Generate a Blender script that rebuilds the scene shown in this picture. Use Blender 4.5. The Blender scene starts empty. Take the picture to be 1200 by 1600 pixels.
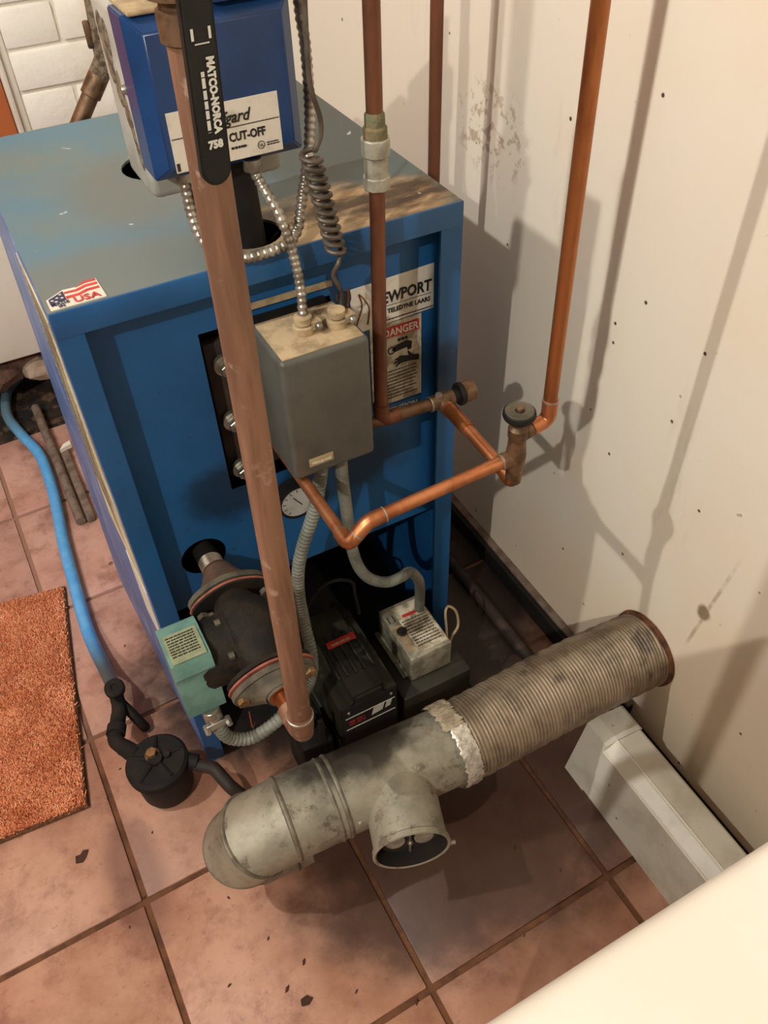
import bpy, bmesh, math, random
from mathutils import Vector, Matrix
from mathutils.geometry import tessellate_polygon
random.seed(7)
PI = math.pi
S = bpy.context.scene
COL = S.collection

# ------------------------------------------------------------------ camera, world, lamps, exposure
def srgb(h):
    h = h.lstrip('#')
    return tuple((lambda c: c/12.92 if c <= .04045 else ((c+.055)/1.055)**2.4)(int(h[i:i+2], 16)/255) for i in (0, 2, 4))

cam = bpy.data.cameras.new('camera')
cam.sensor_fit = 'VERTICAL'
cam.sensor_height = 24.0
cam.sensor_width = 18.0
cam.lens = 1298.69*24.0/1600
cam.clip_start = .02
co = bpy.data.objects.new('camera', cam)
COL.objects.link(co)
R3 = Matrix(((0.88188367, 0.35270178, -0.31286202), (-0.47060001, 0.6182922, -0.62948423), (-0.02858006, 0.70236473, 0.71124325)))
co.matrix_world = Matrix.Translation((-0.03057077, -0.74587929, 1.26098006)) @ R3.to_4x4()
S.camera = co

w = bpy.data.worlds.new('world'); S.world = w; w.use_nodes = True
w.node_tree.nodes['Background'].inputs[0].default_value = (.8, .85, 1, 1)
w.node_tree.nodes['Background'].inputs[1].default_value = .05

def lamp(name, loc, power, col, size):
    l = bpy.data.lights.new(name, 'POINT'); l.energy = power; l.color = col; l.shadow_soft_size = size
    o = bpy.data.objects.new(name, l); o.location = loc; COL.objects.link(o)
lamp('ceiling_lamp', (-.95, .0, 2.2), 56, (1, .965, .90), .018)
lamp('room_lamp', (-1.5, -1.6, 2.4), 98, (1, .955, .885), .018)

S.view_settings.view_transform = 'Standard'
S.view_settings.look = 'None'
S.view_settings.gamma = 1
S.view_settings.use_curve_mapping = False
S.view_settings.exposure = 0.5

# ------------------------------------------------------------------ materials
class NT:
    def __init__(s, name):
        s.m = bpy.data.materials.new(name); s.m.use_nodes = True
        s.t = s.m.node_tree; s.n = s.t.nodes; s.bsdf = s.n['Principled BSDF']
        s.pos = s.n.new('ShaderNodeNewGeometry').outputs['Position']
    def link(s, a, b): s.t.links.new(a, b)
    def noise(s, scale, detail=5, rough=.6, vec=None, stretch=None):
        if stretch:
            q = s.n.new('ShaderNodeVectorMath'); q.operation = 'MULTIPLY'; s.link(vec or s.pos, q.inputs[0]); q.inputs[1].default_value = stretch; vec = q.outputs[0]
        n = s.n.new('ShaderNodeTexNoise'); n.inputs['Scale'].default_value = scale; n.inputs['Detail'].default_value = detail; n.inputs['Roughness'].default_value = rough
        s.link(vec or s.pos, n.inputs['Vector']); return n.outputs[0]
    def mr(s, v, a, b, c=0, d=1):
        n = s.n.new('ShaderNodeMapRange'); n.interpolation_type = 'SMOOTHSTEP'
        s.link(v, n.inputs[0])
        for i, x in enumerate((a, b, c, d)): n.inputs[i+1].default_value = x
        return n.outputs[0]
    def mix(s, f, a, b):
        n = s.n.new('ShaderNodeMix'); n.data_type = 'RGBA'
        if isinstance(f, float): n.inputs[0].default_value = f
        else: s.link(f, n.inputs[0])
        for i, x in ((6, a), (7, b)):
            if isinstance(x, tuple): n.inputs[i].default_value = (*x, 1)
            else: s.link(x, n.inputs[i])
        return n.outputs[2]
    def math(s, op, a, b):
        n = s.n.new('ShaderNodeMath'); n.operation = op
        for i, x in enumerate((a, b)):
            if isinstance(x, (int, float)): n.inputs[i].default_value = x
            else: s.link(x, n.inputs[i])
        return n.outputs[0]
    def blob(s, c, r, edge=.5, amt=.8, nscale=18):
        a = s.n.new('ShaderNodeVectorMath'); a.operation = 'SUBTRACT'; s.link(s.pos, a.inputs[0]); a.inputs[1].default_value = c
        b = s.n.new('ShaderNodeVectorMath'); b.operation = 'DIVIDE'; s.link(a.outputs[0], b.inputs[0]); b.inputs[1].default_value = r
        l = s.n.new('ShaderNodeVectorMath'); l.operation = 'LENGTH'; s.link(b.outputs[0], l.inputs[0])
        d = s.math('ADD', l.outputs['Value'], s.math('MULTIPLY', s.math('SUBTRACT', s.noise(nscale), .5), amt*2))
        return s.mr(d, 1+edge, 1-edge)
    def bump(s, h, strength, dist=.004):
        n = s.n.new('ShaderNodeBump'); n.inputs['Strength'].default_value = strength; n.inputs['Distance'].default_value = dist
        s.link(h, n.inputs['Height']); s.link(n.outputs[0], s.bsdf.inputs['Normal'])
    def done(s, color, rough=.5, metal=0., spec=.5):
        if isinstance(color, tuple): s.bsdf.inputs['Base Color'].default_value = (*color, 1)
        else: s.link(color, s.bsdf.inputs['Base Color'])
        if isinstance(rough, (int, float)): s.bsdf.inputs['Roughness'].default_value = rough
        else: s.link(rough, s.bsdf.inputs['Roughness'])
        if isinstance(metal, (int, float)): s.bsdf.inputs['Metallic'].default_value = metal
        else: s.link(metal, s.bsdf.inputs['Metallic'])
        s.bsdf.inputs['Specular IOR Level'].default_value = spec
        return s.m

def simple(name, c1, c2=None, scale=30, lo=.4, hi=.65, rough=.5, metal=0., bump=0., bscale=150, stretch=None, c3=None, s3=8, lo3=.5, hi3=.62, spec=.5):
    t = NT(name); c = srgb(c1)
    if c2: c = t.mix(t.mr(t.noise(scale, stretch=stretch), lo, hi), c, srgb(c2))
    if c3: c = t.mix(t.mr(t.noise(s3), lo3, hi3), c, srgb(c3))
    if bump: t.bump(t.noise(bscale, 3), bump)
    return t.done(c, rough, metal, spec)

def mat_wall(name, base, warm, specks=True):
    t = NT(name)
    c = t.mix(t.mr(t.noise(2.2, 3), .4, .68), srgb(base), srgb(warm))
    c = t.mix(t.mr(t.noise(6, 6, .7, stretch=(1, 1, .25)), .56, .72, 0, .35), c, srgb('#b9a084'))
    if specks:
        v = t.n.new('ShaderNodeTexVoronoi'); v.inputs['Scale'].default_value = 26; t.link(t.pos, v.inputs['Vector'])
        near = t.mr(v.outputs['Distance'], .085, .05)
        some = t.mr(t.noise(9, 2), .49, .56)
        c = t.mix(t.math('MULTIPLY', near, some), c, srgb('#4a3d30'))
        v2 = t.n.new('ShaderNodeTexVoronoi'); v2.inputs['Scale'].default_value = 13; t.link(t.pos, v2.inputs['Vector'])
        c = t.mix(t.math('MULTIPLY', t.mr(v2.outputs['Distance'], .05, .03), t.mr(t.noise(23, 2), .5, .55)), c, srgb('#4a3d30'))
        c = t.mix(t.math('MULTIPLY', t.blob((.655, .25, .80), (.2, .08, .06), .35, .4), t.mr(t.noise(60, 3), .5, .62, 0, .6)), c, srgb('#9a7a60'))   # mouldy patch
        c = t.mix(t.blob((.655, -.325, .352), (.2, .011, .014), .3, .35, 60), c, srgb('#8d7d62'))          # splat and its run
        sp = t.n.new('ShaderNodeSeparateXYZ'); t.link(t.pos, sp.inputs[0])
        off = t.math('ADD', sp.outputs[1], t.math('MULTIPLY', sp.outputs[2], .135))
        off = t.math('ABSOLUTE', t.math('ADD', off, .319-.282*.135+.012*0), 0)
        run = t.math('MULTIPLY', t.mr(off, .0042, .001), t.math('MULTIPLY', t.mr(sp.outputs[2], .26, .30), t.mr(sp.outputs[2], .50, .40)))
        c = t.mix(t.math('MULTIPLY', run, t.mr(t.noise(70, 3), .3, .6, .15, .6)), c, srgb('#9c8766'))
    t.bump(t.noise(55, 4), .12, .003)
    return t.done(c, .55)

MAT = {}
MAT['wall'] = mat_wall('wall_paint', '#e9e0cf', '#ead8bf')
MAT['room'] = simple('room_paint', '#77736c', '#6c6860', 3)
MAT['brick'] = simple('white_brick_paint', '#efebe2', '#e4dccd', 9, .45, .7, .6, bump=.35, bscale=60)
MAT['mortar'] = simple('white_mortar_paint', '#e6e0d4', '#d8cfc0', 9, rough=.7, bump=.3, bscale=80)
t = NT('terracotta_tile')
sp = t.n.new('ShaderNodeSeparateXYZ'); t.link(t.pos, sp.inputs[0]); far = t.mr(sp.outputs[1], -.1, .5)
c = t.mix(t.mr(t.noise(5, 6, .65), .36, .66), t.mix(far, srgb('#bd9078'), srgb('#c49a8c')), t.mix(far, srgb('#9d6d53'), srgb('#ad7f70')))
c = t.mix(t.mr(t.noise(14, 6, .7), .46, .72, 0, .75), c, srgb('#80503e'))
c = t.mix(t.mr(t.noise(70, 5, .8), .56, .7, 0, .45), c, srgb('#6a4030'))
c = t.mix(t.mr(t.noise(3, 4), .55, .75, 0, .5), c, srgb('#b98d7c'))
c = t.mix(t.mr(t.blob((.33, -.28, 0), (.29, .20, .2), .35, .35, 9), 0, 1, 0, .9), c, srgb('#341d15'))     # dirt under the duct, tinted darker to paint in part of its shadow
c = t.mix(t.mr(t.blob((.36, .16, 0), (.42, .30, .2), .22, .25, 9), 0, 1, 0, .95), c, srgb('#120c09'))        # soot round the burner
c = t.mix(t.mr(t.blob((-.16, -.12, 0), (.042, .10, .2), .5, .5, 20), 0, 1, 0, .6), c, srgb('#64403a'))   # worn stain by the rug
v = t.n.new('ShaderNodeTexVoronoi'); v.inputs['Scale'].default_value = 24; t.link(t.pos, v.inputs['Vector'])
c = t.mix(t.math('MULTIPLY', t.mr(v.outputs['Distance'], .16, .1), t.mr(t.noise(7, 2), .54, .6, 0, .8)), c, srgb('#55301f'))
t.bump(t.noise(70, 4), .12, .002)
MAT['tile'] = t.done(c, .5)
t = NT('brown_grout'); sp = t.n.new('ShaderNodeSeparateXYZ'); t.link(t.pos, sp.inputs[0])
c = t.mix(t.mr(t.noise(30), .4, .65), srgb('#6b452a'), srgb('#513220'))
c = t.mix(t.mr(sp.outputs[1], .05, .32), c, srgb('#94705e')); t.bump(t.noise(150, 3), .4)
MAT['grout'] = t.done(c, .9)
MAT['dirt'] = simple('dark_dirt', '#3a2a20', '#15100c', 12, .35, .6, .95, bump=.9, bscale=40, c3='#5a4330', s3=30)
t = NT('blue_jacket_paint')
c = t.mix(t.mr(t.noise(4, 5), .4, .65), srgb('#1c578a'), srgb('#164a7a'))
c = t.mix(t.mr(t.noise(60, 4, .7), .66, .72, 0, .7), c, srgb('#10324f'))
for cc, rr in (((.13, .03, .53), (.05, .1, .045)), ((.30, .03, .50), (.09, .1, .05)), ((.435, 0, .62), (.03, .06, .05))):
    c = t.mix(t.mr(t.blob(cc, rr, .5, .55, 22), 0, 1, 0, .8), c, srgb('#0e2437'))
MAT['blue'] = t.done(c, .42)
MAT['sideblue'] = simple('side_paint_with_sheen', '#4d70a8', '#42659c', 4, rough=.4, c3='#6c86b8', s3=14)  # lighter blue than the jacket: grazing sheen on the left panel painted in
t = NT('dusty_blue_top')
c = t.mix(t.mr(t.noise(5, 5), .38, .66), srgb('#587d8f'), srgb('#6c7c79'))
c = t.mix(t.mr(t.blob((.06, .03, .849), (.35, .075, .1), .5, .4, 8), 0, 1, 0, .75), c, srgb('#72756c'))
c = t.mix(t.mr(t.blob((.15, .22, .849), (.08, .1, .1), .6, .5, 10), 0, 1, 0, .7), c, srgb('#6f7068'))
c = t.mix(t.mr(t.blob((.38, .32, .849), (.12, .25, .1), .6, .5, 8), 0, 1, 0, .85), c, srgb('#4c5048'))
c = t.mix(t.blob((.345, .04, .849), (.125, .062, .1), .3, .45, 24), c, t.mix(t.mr(t.noise(16, 6, stretch=(.5, 1.4, 1)), .4, .6), srgb('#c9ae86'), srgb('#4f3a26')))   # rust and plaster dust
c = t.mix(t.mr(t.noise(40, 2), .70, .74), c, srgb('#b9c4c6'))
t.bump(t.noise(40, 5), .15, .002)
MAT['bluetop'] = t.done(c, .5)
MAT['bluecover'] = simple('deep_blue_enamel', '#1a3d6e', '#15325a', 8, rough=.3)
MAT['greyhouse'] = simple('pale_grey_casting', '#a9a9a0', '#8f8f86', 20, rough=.5, c3='#7a6a55', s3=9, lo3=.6, hi3=.68)
MAT['rustcrust'] = simple('corroded_crust', '#7d6f5c', '#4c3d2e', 90, rough=.95, bump=1.0, bscale=160)
t = NT('dusty_grey_box')
c = t.mix(t.mr(t.noise(25, 4), .4, .7), srgb('#55544c'), srgb('#4a4942'))
MAT['greybox'] = t.done(c, .45)
MAT['dust'] = simple('tan_dust', '#b09a78', '#8d7a5e', 40, rough=.95, bump=.3)
def copper(name, a, b, c3=None, rough=.35, metal=.85, lo=.4, hi=.65, st=(1, 1, .25), scale=30):
    t = NT(name); c = t.mix(t.mr(t.noise(scale, 5, stretch=st), lo, hi), srgb(a), srgb(b))
    if c3: c = t.mix(t.mr(t.noise(45, 5, .7), .58, .7), c, srgb(c3))
    return t.done(c, rough, metal)
MAT['copper'] = copper('clean_copper', '#d08a5e', '#ad6b45', None, .4, .85)
MAT['copperwarm'] = copper('orange_copper', '#a96a3e', '#844826', None, .35, .75)
MAT['copperbrown'] = copper('dull_brown_copper', '#967058', '#745340', '#a88c76', .55, .3, .4, .62, (1, 1, .08), 45)
MAT['copperdark'] = copper('red_brown_copper', '#774b34', '#593726', None, .5, .5)
MAT['solder'] = simple('solder', '#a8a094', '#8d7c68', 60, rough=.4, metal=.7)
MAT['bronze'] = simple('brown_bronze', '#7d6148', '#574330', 60, rough=.5, metal=.6)
MAT['brass'] = simple('dull_brass', '#9a7c52', '#6f5636', 60, rough=.45, metal=.7)
MAT['verdigris'] = simple('green_corrosion', '#5f6247', '#7a6a4c', 70, rough=.9, bump=.6)
MAT['galv'] = simple('dirty_galvanised', '#a8a595', '#868272', 50, rough=.5, metal=.35, bump=.2)
MAT['steel'] = simple('zinc_steel', '#a9a59a', '#7f7a6f', 50, rough=.35, metal=.8)
MAT['armor'] = simple('armoured_steel', '#b5b0a4', '#7b7264', 60, rough=.33, metal=.75)
MAT['blackrubber'] = simple('black_rubber', '#100f0d', '#181613', 30, rough=.6, spec=.35)
MAT['black'] = simple('black_steel', '#12100e', '#1d1915', 30, rough=.7, spec=.3)
MAT['sooty'] = simple('sooty_black', '#141110', '#241a13', 18, rough=.85)
MAT['brownplate'] = simple('rust_brown_plate', '#3a2a22', '#221a16', 25, rough=.7)
MAT['conduit'] = simple('grey_plastic_conduit', '#7c7e74', '#62645a', 30, rough=.5)
MAT['capillary'] = simple('dull_capillary', '#5d5348', '#473d33', 60, rough=.5, metal=.4)
MAT['teal'] = simple('teal_enamel', '#6b9488', '#587f76', 30, rough=.45)
MAT['olive'] = simple('olive_label', '#8d9473', '#7b8163', 60, rough=.6)
MAT['castiron'] = simple('dirty_cast_iron', '#17130e', '#292117', 30, rough=.75, bump=.3, spec=.3)
MAT['castlight'] = simple('dusty_cast_flange', '#5d5545', '#403a2f', 30, rough=.7, bump=.2)
MAT['rusthub'] = simple('rusty_brown_casting', '#5f4233', '#47382c', 40, rough=.75, bump=.2)
MAT['gasket'] = simple('red_gasket', '#9a5646', '#713d31', 60, rough=.8)
MAT['paper'] = simple('old_white_label', '#d8d2c4', '#bdb49f', 30, .5, .75, .6)
MAT['paperdirty'] = simple('dirty_white_label', '#c4bba4', '#8f836b', 55, .42, .6, .6)
MAT['cream'] = simple('cream_label', '#d9cfae', '#b9aa84', 20, rough=.6)
MAT['ink'] = simple('black_ink', '#15130f', rough=.6)
MAT['white_ink'] = simple('pale_print', '#c9c7bb', rough=.6)
MAT['red'] = simple('red_print', '#b5342c', '#a02a24', 50, rough=.55)
MAT['flagred'] = simple('flag_red', '#c9473f', '#b83c36', 50, rough=.55)
MAT['navy'] = simple('flag_navy', '#2f3350', rough=.55)
MAT['gold'] = simple('tan_plate', '#a3926a', rough=.5)
MAT['ignbox'] = simple('dirty_beige_enamel', '#9a9480', '#6f6a5a', 40, .4, .62, .55)
MAT['motorolive'] = simple('dark_olive_motor', '#2a271b', '#1f1c15', 15, rough=.55)
t = NT('grimy_galvanised_duct')
c = t.mix(t.mr(t.noise(9, 6, .7), .38, .66), srgb('#a09a88'), srgb('#7f7a6a'))
c = t.mix(t.mr(t.noise(28, 6, .75), .53, .66, 0, .8), c, srgb('#575142'))
c = t.mix(t.mr(t.blob((.17, -.22, .25), (.09, .05, .05), .5, .6, 30), 0, 1, 0, .9), c, srgb('#37302a'))
c = t.mix(t.mr(t.noise(14, 3), .62, .7, 0, .4), c, srgb('#b8a08e'))
MAT['duct'] = t.done(c, .5, .35)
MAT['ductseam'] = simple('dull_duct_seam', '#7b7565', '#5c5648', 40, rough=.55, metal=.3)
MAT['flex'] = simple('dusty_foil_flex', '#8f7e69', '#6f604e', 22, .4, .66, .5, .3, c3='#55483a', s3=12, lo3=.58, hi3=.7)
MAT['foil'] = simple('crumpled_foil', '#d8d2c6', '#aaa292', 70, rough=.35, metal=.4, bump=1., bscale=90)
MAT['foiltan'] = simple('dusty_tape', '#a89a82', '#85775f', 50, rough=.7, bump=.4)
MAT['rust'] = simple('rust', '#6a4026', '#3d2415', 60, rough=.95, bump=.6)
MAT['whitemetal'] = simple('white_metal', '#cfcabb', '#b9b2a0', 12, .45, .7, .4, c3='#6f6650', s3=55, lo3=.68, hi3=.7)
MAT['appliance'] = simple('white_enamel', '#ddd8cc', '#d6cfc1', 4, rough=.35, c3='#8a8274', s3=42, lo3=.745, hi3=.765)
t = NT('blue_vinyl'); sp = t.n.new('ShaderNodeSeparateXYZ'); t.link(t.pos, sp.inputs[0])
c = t.mix(t.mr(t.noise(40), .4, .65), srgb('#4f9fe0'), srgb('#66aee6'))
c = t.mix(t.mr(sp.outputs[1], .36, .22), c, srgb('#46535a')); c = t.mix(t.mr(sp.outputs[1], .93, 1.1), c, srgb('#5f7d8c'))
MAT['hose'] = t.done(c, .35)
MAT['hosegrey'] = simple('grimy_hose_end', '#4a5a62', '#3c4548', 30, rough=.5)
MAT['rugbase'] = simple('rug_backing', '#8f4a28', '#7a3c20', 60, rough=1)
t = NT('orange_pile'); c = t.mix(t.mr(t.noise(12, 4), .38, .64), srgb('#fab488'), srgb('#e89868'))
c = t.mix(t.mr(t.noise(140, 2), .45, .7, 0, .6), c, srgb('#f8c8a0')); MAT['pile'] = t.done(c, .9, 0, .1)
MAT['binding'] = simple('rug_binding', '#6e4526', '#4c2f1a', 200, rough=1, bump=.8, bscale=400)
MAT['wood'] = simple('orange_wood', '#b5673a', '#9a5530', 20, rough=.45, stretch=(1, 1, .1))
MAT['whitetrim'] = simple('white_gloss_trim', '#ece6db', '#e0d8ca', 5, rough=.4)
MAT['masonry'] = simple('red_brown_masonry', '#6b4c40', '#4c362d', 30, rough=.95, bump=.8, bscale=60)
MAT['palestone'] = simple('pale_stone', '#a89482', '#8b7665', 30, rough=.95, bump=.6, bscale=60)
MAT['glassgauge'] = simple('gauge_dial', '#b9b8b2', '#a4a29a', 30, rough=.25)
MAT['oldpipe'] = simple('grey_brown_pipe', '#7d6c60', '#5e4d42', 40, rough=.7, bump=.2)
MAT['leaf'] = simple('dry_debris', '#4a2c1c', '#38200f', 40, rough=.9)

# ------------------------------------------------------------------ mesh builder
class MB:
    def __init__(s): s.v = []; s.f = []
    def add(s, vs, fs):
        k = len(s.v); s.v += [tuple(p) for p in vs]; s.f += [tuple(i+k for i in f) for f in fs]; return s
    def bm(s, b):
        b.verts.ensure_lookup_table(); b.verts.index_update()
        return s.add([p.co[:] for p in b.verts], [[x.index for x in f.verts] for f in b.faces])
    def box(s, lo, hi, bev=0., seg=2, M=None):
        b = bmesh.new(); c = [(lo[i]+hi[i])/2 for i in range(3)]; d = [abs(hi[i]-lo[i]) for i in range(3)]
        bmesh.ops.create_cube(b, size=1, matrix=Matrix.Translation(c) @ Matrix.Diagonal((*d, 1)))
        if bev: bmesh.ops.bevel(b, geom=b.edges[:], offset=bev, segments=seg, affect='EDGES', profile=.5)
        if M: bmesh.ops.transform(b, matrix=M, verts=b.verts)
        s.bm(b); b.free(); return s
    def lathe(s, prof, p0, ax, n=24, a0=0., a1=2*PI, ref=None, cap=True):
        # prof: list of (r, h) along axis ax from p0
        ax = Vector(ax).normalized(); p0 = Vector(p0)
        u = (Vector(ref) if ref else (Vector((0, 0, 1)) if abs(ax.z) < .9 else Vector((1, 0, 0))))
        u = (u - ax*u.dot(ax)).normalized(); v = ax.cross(u)
        full = abs(a1-a0-2*PI) < 1e-6; m = n if full else n+1
        vs = []; fs = []
        for r, h in prof:
            for k in range(m):
                a = a0+(a1-a0)*k/n
                vs.append(p0+ax*h+(u*math.cos(a)+v*math.sin(a))*r)
        for i in range(len(prof)-1):
            for k in range(n):
                k2 = (k+1) % m
                fs.append((i*m+k, i*m+k2, (i+1)*m+k2, (i+1)*m+k))
        if full and cap:
            if prof[0][0] > 1e-6: fs.append(tuple(reversed(range(m))))
            if prof[-1][0] > 1e-6: fs.append(tuple(range((len(prof)-1)*m, len(prof)*m)))
        return s.add(vs, fs)
    def cyl(s, p0, p1, r, n=24, bev=0.):
        p0 = Vector(p0); d = Vector(p1)-p0; L = d.length
        pr = [(r, 0), (r, L)] if not bev else [(r-bev, 0), (r, bev), (r, L-bev), (r-bev, L)]
        return s.lathe(pr, p0, d, n)
    def hexp(s, p0, p1, r, n=6): return s.cyl(p0, p1, r, n, r*.08)
    def sweep(s, pts, r, n=14, cap=True, ridge=None, step=None):
        P = [Vector(p) for p in pts]
        if step: P = resample(P, step)
        N = len(P); T = []
        for i in range(N):
            T.append((P[min(i+1, N-1)]-P[max(i-1, 0)]).normalized())
        u = T[0].orthogonal().normalized(); vs = []; fs = []
        for i in range(N):
            u = (u-T[i]*u.dot(T[i])).normalized(); v = T[i].cross(u)
            rr = r(i, N) if callable(r) else r
            if ridge: rr += ridge[i % len(ridge)]
            for k in range(n):
                a = 2*PI*k/n; vs.append(P[i]+(u*math.cos(a)+v*math.sin(a))*rr)
        for i in range(N-1):
            for k in range(n):
                fs.append((i*n+k, i*n+(k+1) % n, (i+1)*n+(k+1) % n, (i+1)*n+k))
        if cap: fs.append(tuple(reversed(range(n)))); fs.append(tuple(range((N-1)*n, N*n)))
        return s.add(vs, fs)
    def sphere(s, c, r, n=14, sc=(1, 1, 1)):
        b = bmesh.new(); bmesh.ops.create_uvsphere(b, u_segments=n, v_segments=max(6, n//2), radius=r, matrix=Matrix.Translation(c) @ Matrix.Diagonal((*sc, 1)))
        s.bm(b); b.free(); return s
    def plate(s, outer, holes, O, X, Y, th):
        # flat polygon with holes in the plane O + x X + y Y, thickness th along X x Y
        O, X, Y = Vector(O), Vector(X), Vector(Y); Z = X.cross(Y).normalized()
        loops = [outer]+list(holes); pts = [p for l in loops for p in l]
        tri = tessellate_polygon([[Vector((p[0], p[1], 0)) for p in l] for l in loops])
        n = len(pts); w = [O+X*p[0]+Y*p[1] for p in pts]
        vs = [q for q in w]+[q-Z*th for q in w]; fs = []
        for a, b, c in tri:
            A, B, C = pts[a], pts[b], pts[c]
            cr = (B[0]-A[0])*(C[1]-A[1])-(B[1]-A[1])*(C[0]-A[0])
            if cr < 0: b, c = c, b
            fs.append((a, b, c)); fs.append((a+n, c+n, b+n))
        k = 0
        for l in loops:
            m = len(l)
            for i in range(m): fs.append((k+i, k+i+n, k+(i+1) % m+n, k+(i+1) % m))
            k += m
        return s.add(vs, fs)

def resample(P, step):
    out = [P[0]]; acc = 0.
    for a, b in zip(P, P[1:]):
        L = (b-a).length; d = step-acc
        while d <= L:
            out.append(a.lerp(b, d/L)); d += step
        acc = L-(d-step)
    if (out[-1]-P[-1]).length > step*.3: out.append(P[-1])
    return out
def spline(pts, k=10):
    P = [Vector(p) for p in pts]; P = [P[0]*2-P[1]]+P+[P[-1]*2-P[-2]]; out = []
    for i in range(1, len(P)-2):
        a, b, c, d = P[i-1:i+3]
        for j in range(k):
            t = j/k
            out.append(.5*((2*b)+(c-a)*t+(2*a-5*b+4*c-d)*t*t+(3*b-a-3*c+d)*t**3))
    out.append(P[-2]); return out
def fillet(pts, r, k=6):
    # straight runs with rounded corners
    P = [Vector(p) for p in pts]; out = [P[0]]
    for a, b, c in zip(P, P[1:], P[2:]):
        d1 = (a-b).normalized(); d2 = (c-b).normalized(); ang = d1.angle(d2)
        L = min(r/math.tan(ang/2), (a-b).length*.48, (c-b).length*.48)
        p, q = b+d1*L, b+d2*L
        for j in range(k+1):
            t = j/k; out.append(p*(1-t)**2+b*2*t*(1-t)+q*t*t)
    out.append(P[-1]); return out
def circ(c, r, n=24): return [(c[0]+r*math.cos(2*PI*i/n), c[1]+r*math.sin(2*PI*i/n)) for i in range(n)]
def rect(x0, y0, x1, y1): return [(x0, y0), (x1, y0), (x1, y1), (x0, y1)]

def obj(name, mb, m, parent=None, smooth=True, kind=None, label=None):
    me = bpy.data.meshes.new(name); me.from_pydata(mb.v, [], mb.f); me.update()
    b = bmesh.new(); b.from_mesh(me); bmesh.ops.recalc_face_normals(b, faces=b.faces); b.to_mesh(me); b.free()
    me.materials.append(MAT[m] if isinstance(m, str) else m)
    if smooth:
        me.polygons.foreach_set('use_smooth', [True]*len(me.polygons)); me.set_sharp_from_angle(angle=.65)
    o = bpy.data.objects.new(name, me); COL.objects.link(o)
    if parent:
        o.parent = parent
        if parent.type == 'EMPTY': o.matrix_parent_inverse = Matrix.Translation(-parent.location)
    if kind: o['kind'] = kind
    if label: o['label'] = label
    return o
def thing(name, label, cat, loc, group=None):
    o = bpy.data.objects.new(name, None); o.empty_display_size = .02; COL.objects.link(o); o.location = loc
    o['label'] = label; o['category'] = cat
    if group: o['group'] = group
    return o
def tag(o, label, cat, group=None):
    o['label'] = label; o['category'] = cat
    if group: o['group'] = group
    return o
def text(body, O, X, Y, size, m, parent, align='LEFT', shear=0., bold=0., sx=1., name='lettering'):
    # flat lettering lying in the plane of X and Y, O = start of its baseline
    cu = bpy.data.curves.new('text', 'FONT'); cu.body = body; cu.size = size; cu.align_x = align; cu.shear = shear; cu.offset = bold; cu.resolution_u = 2; cu.extrude = .0002
    to = bpy.data.objects.new('text', cu); COL.objects.link(to)
    me = bpy.data.meshes.new_from_object(to.evaluated_get(bpy.context.evaluated_depsgraph_get()))
    bpy.data.objects.remove(to)
    X, Y = Vector(X).normalized(), Vector(Y).normalized(); Z = X.cross(Y)
    M = Matrix(((X.x*sx, Y.x, Z.x, O[0]), (X.y*sx, Y.y, Z.y, O[1]), (X.z*sx, Y.z, Z.z, O[2]), (0, 0, 0, 1)))
    me.transform(M); me.materials.clear(); me.materials.append(MAT[m])
    o = bpy.data.objects.new(name, me); COL.objects.link(o); o.parent = parent
    return o
def lines(rows, m, parent, name='print_lines'):
    # rows of fine print: each a thin bar (O, X, Y, len, h)
    mb = MB()
    for O, X, Y, L, h in rows:
        O, X, Y = Vector(O), Vector(X).normalized(), Vector(Y).normalized()
        x = 0
        while x < L:
            d = min(L-x, random.uniform(.6, 2.2)*h*1.6)
            mb.plate(rect(x, 0, x+d*.82, h), [], O, X, Y, .0002); x += d
    return obj(name, mb, m, parent, smooth=False)
FX, FZ = (1, 0, 0), (0, 0, 1)

# ------------------------------------------------------------------ the setting
fl = obj('floor', MB().box((-1.6, -2.4, -.06), (.66, 1.02, -.004)), 'grout', None, False, 'structure')
obj('dirt_bed', MB().box((-1.6, 1.02, -.06), (.66, 1.5, -.006)), 'dirt', fl, False)
T = .305; TR = .0172; X0, Y0 = -.1592, -.166; g = .0042
me = None
for i in range(-4, 3):
    for j in range(-6, 4):
        cx = X0+T*((i+.5)*math.cos(TR)-(j+.5)*math.sin(TR)); cy = Y0+T*((i+.5)*math.sin(TR)+(j+.5)*math.cos(TR))
        hi_y = 1.02; hx = T/2-g
        if cx-T/2 > .65 or cy-T/2 > hi_y-.03: continue
        if cx+T/2 > .66 or cy+T/2 > hi_y+.01:
            # tiles cut at the walls
            x1 = min(hx, .652-cx); y1 = min(hx, hi_y-cy)
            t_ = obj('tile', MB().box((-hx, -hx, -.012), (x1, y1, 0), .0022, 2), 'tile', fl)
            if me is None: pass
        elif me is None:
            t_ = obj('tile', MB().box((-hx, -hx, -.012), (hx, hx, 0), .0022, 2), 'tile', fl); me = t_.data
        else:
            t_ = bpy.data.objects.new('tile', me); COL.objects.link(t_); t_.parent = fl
        t_.location = (cx, cy, 0); t_.rotation_euler = (0, 0, TR)

wr = obj('wall_right', MB().box((.655, -2.4, 0), (.75, 1.5, 2.7)), 'wall', None, False, 'structure')
obj('ceiling', MB().box((-1.7, -2.5, 2.7), (.75, 1.6, 2.8)), 'room', None, False, 'structure')
obj('wall_left', MB().box((-1.7, -2.4, -.06), (-1.6, 1.5, 2.7)), 'room', None, False, 'structure')
obj('wall_front', MB().box((-1.7, -2.5, -.06), (.75, -2.4, 2.7)), 'room', None, False, 'structure')
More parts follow.
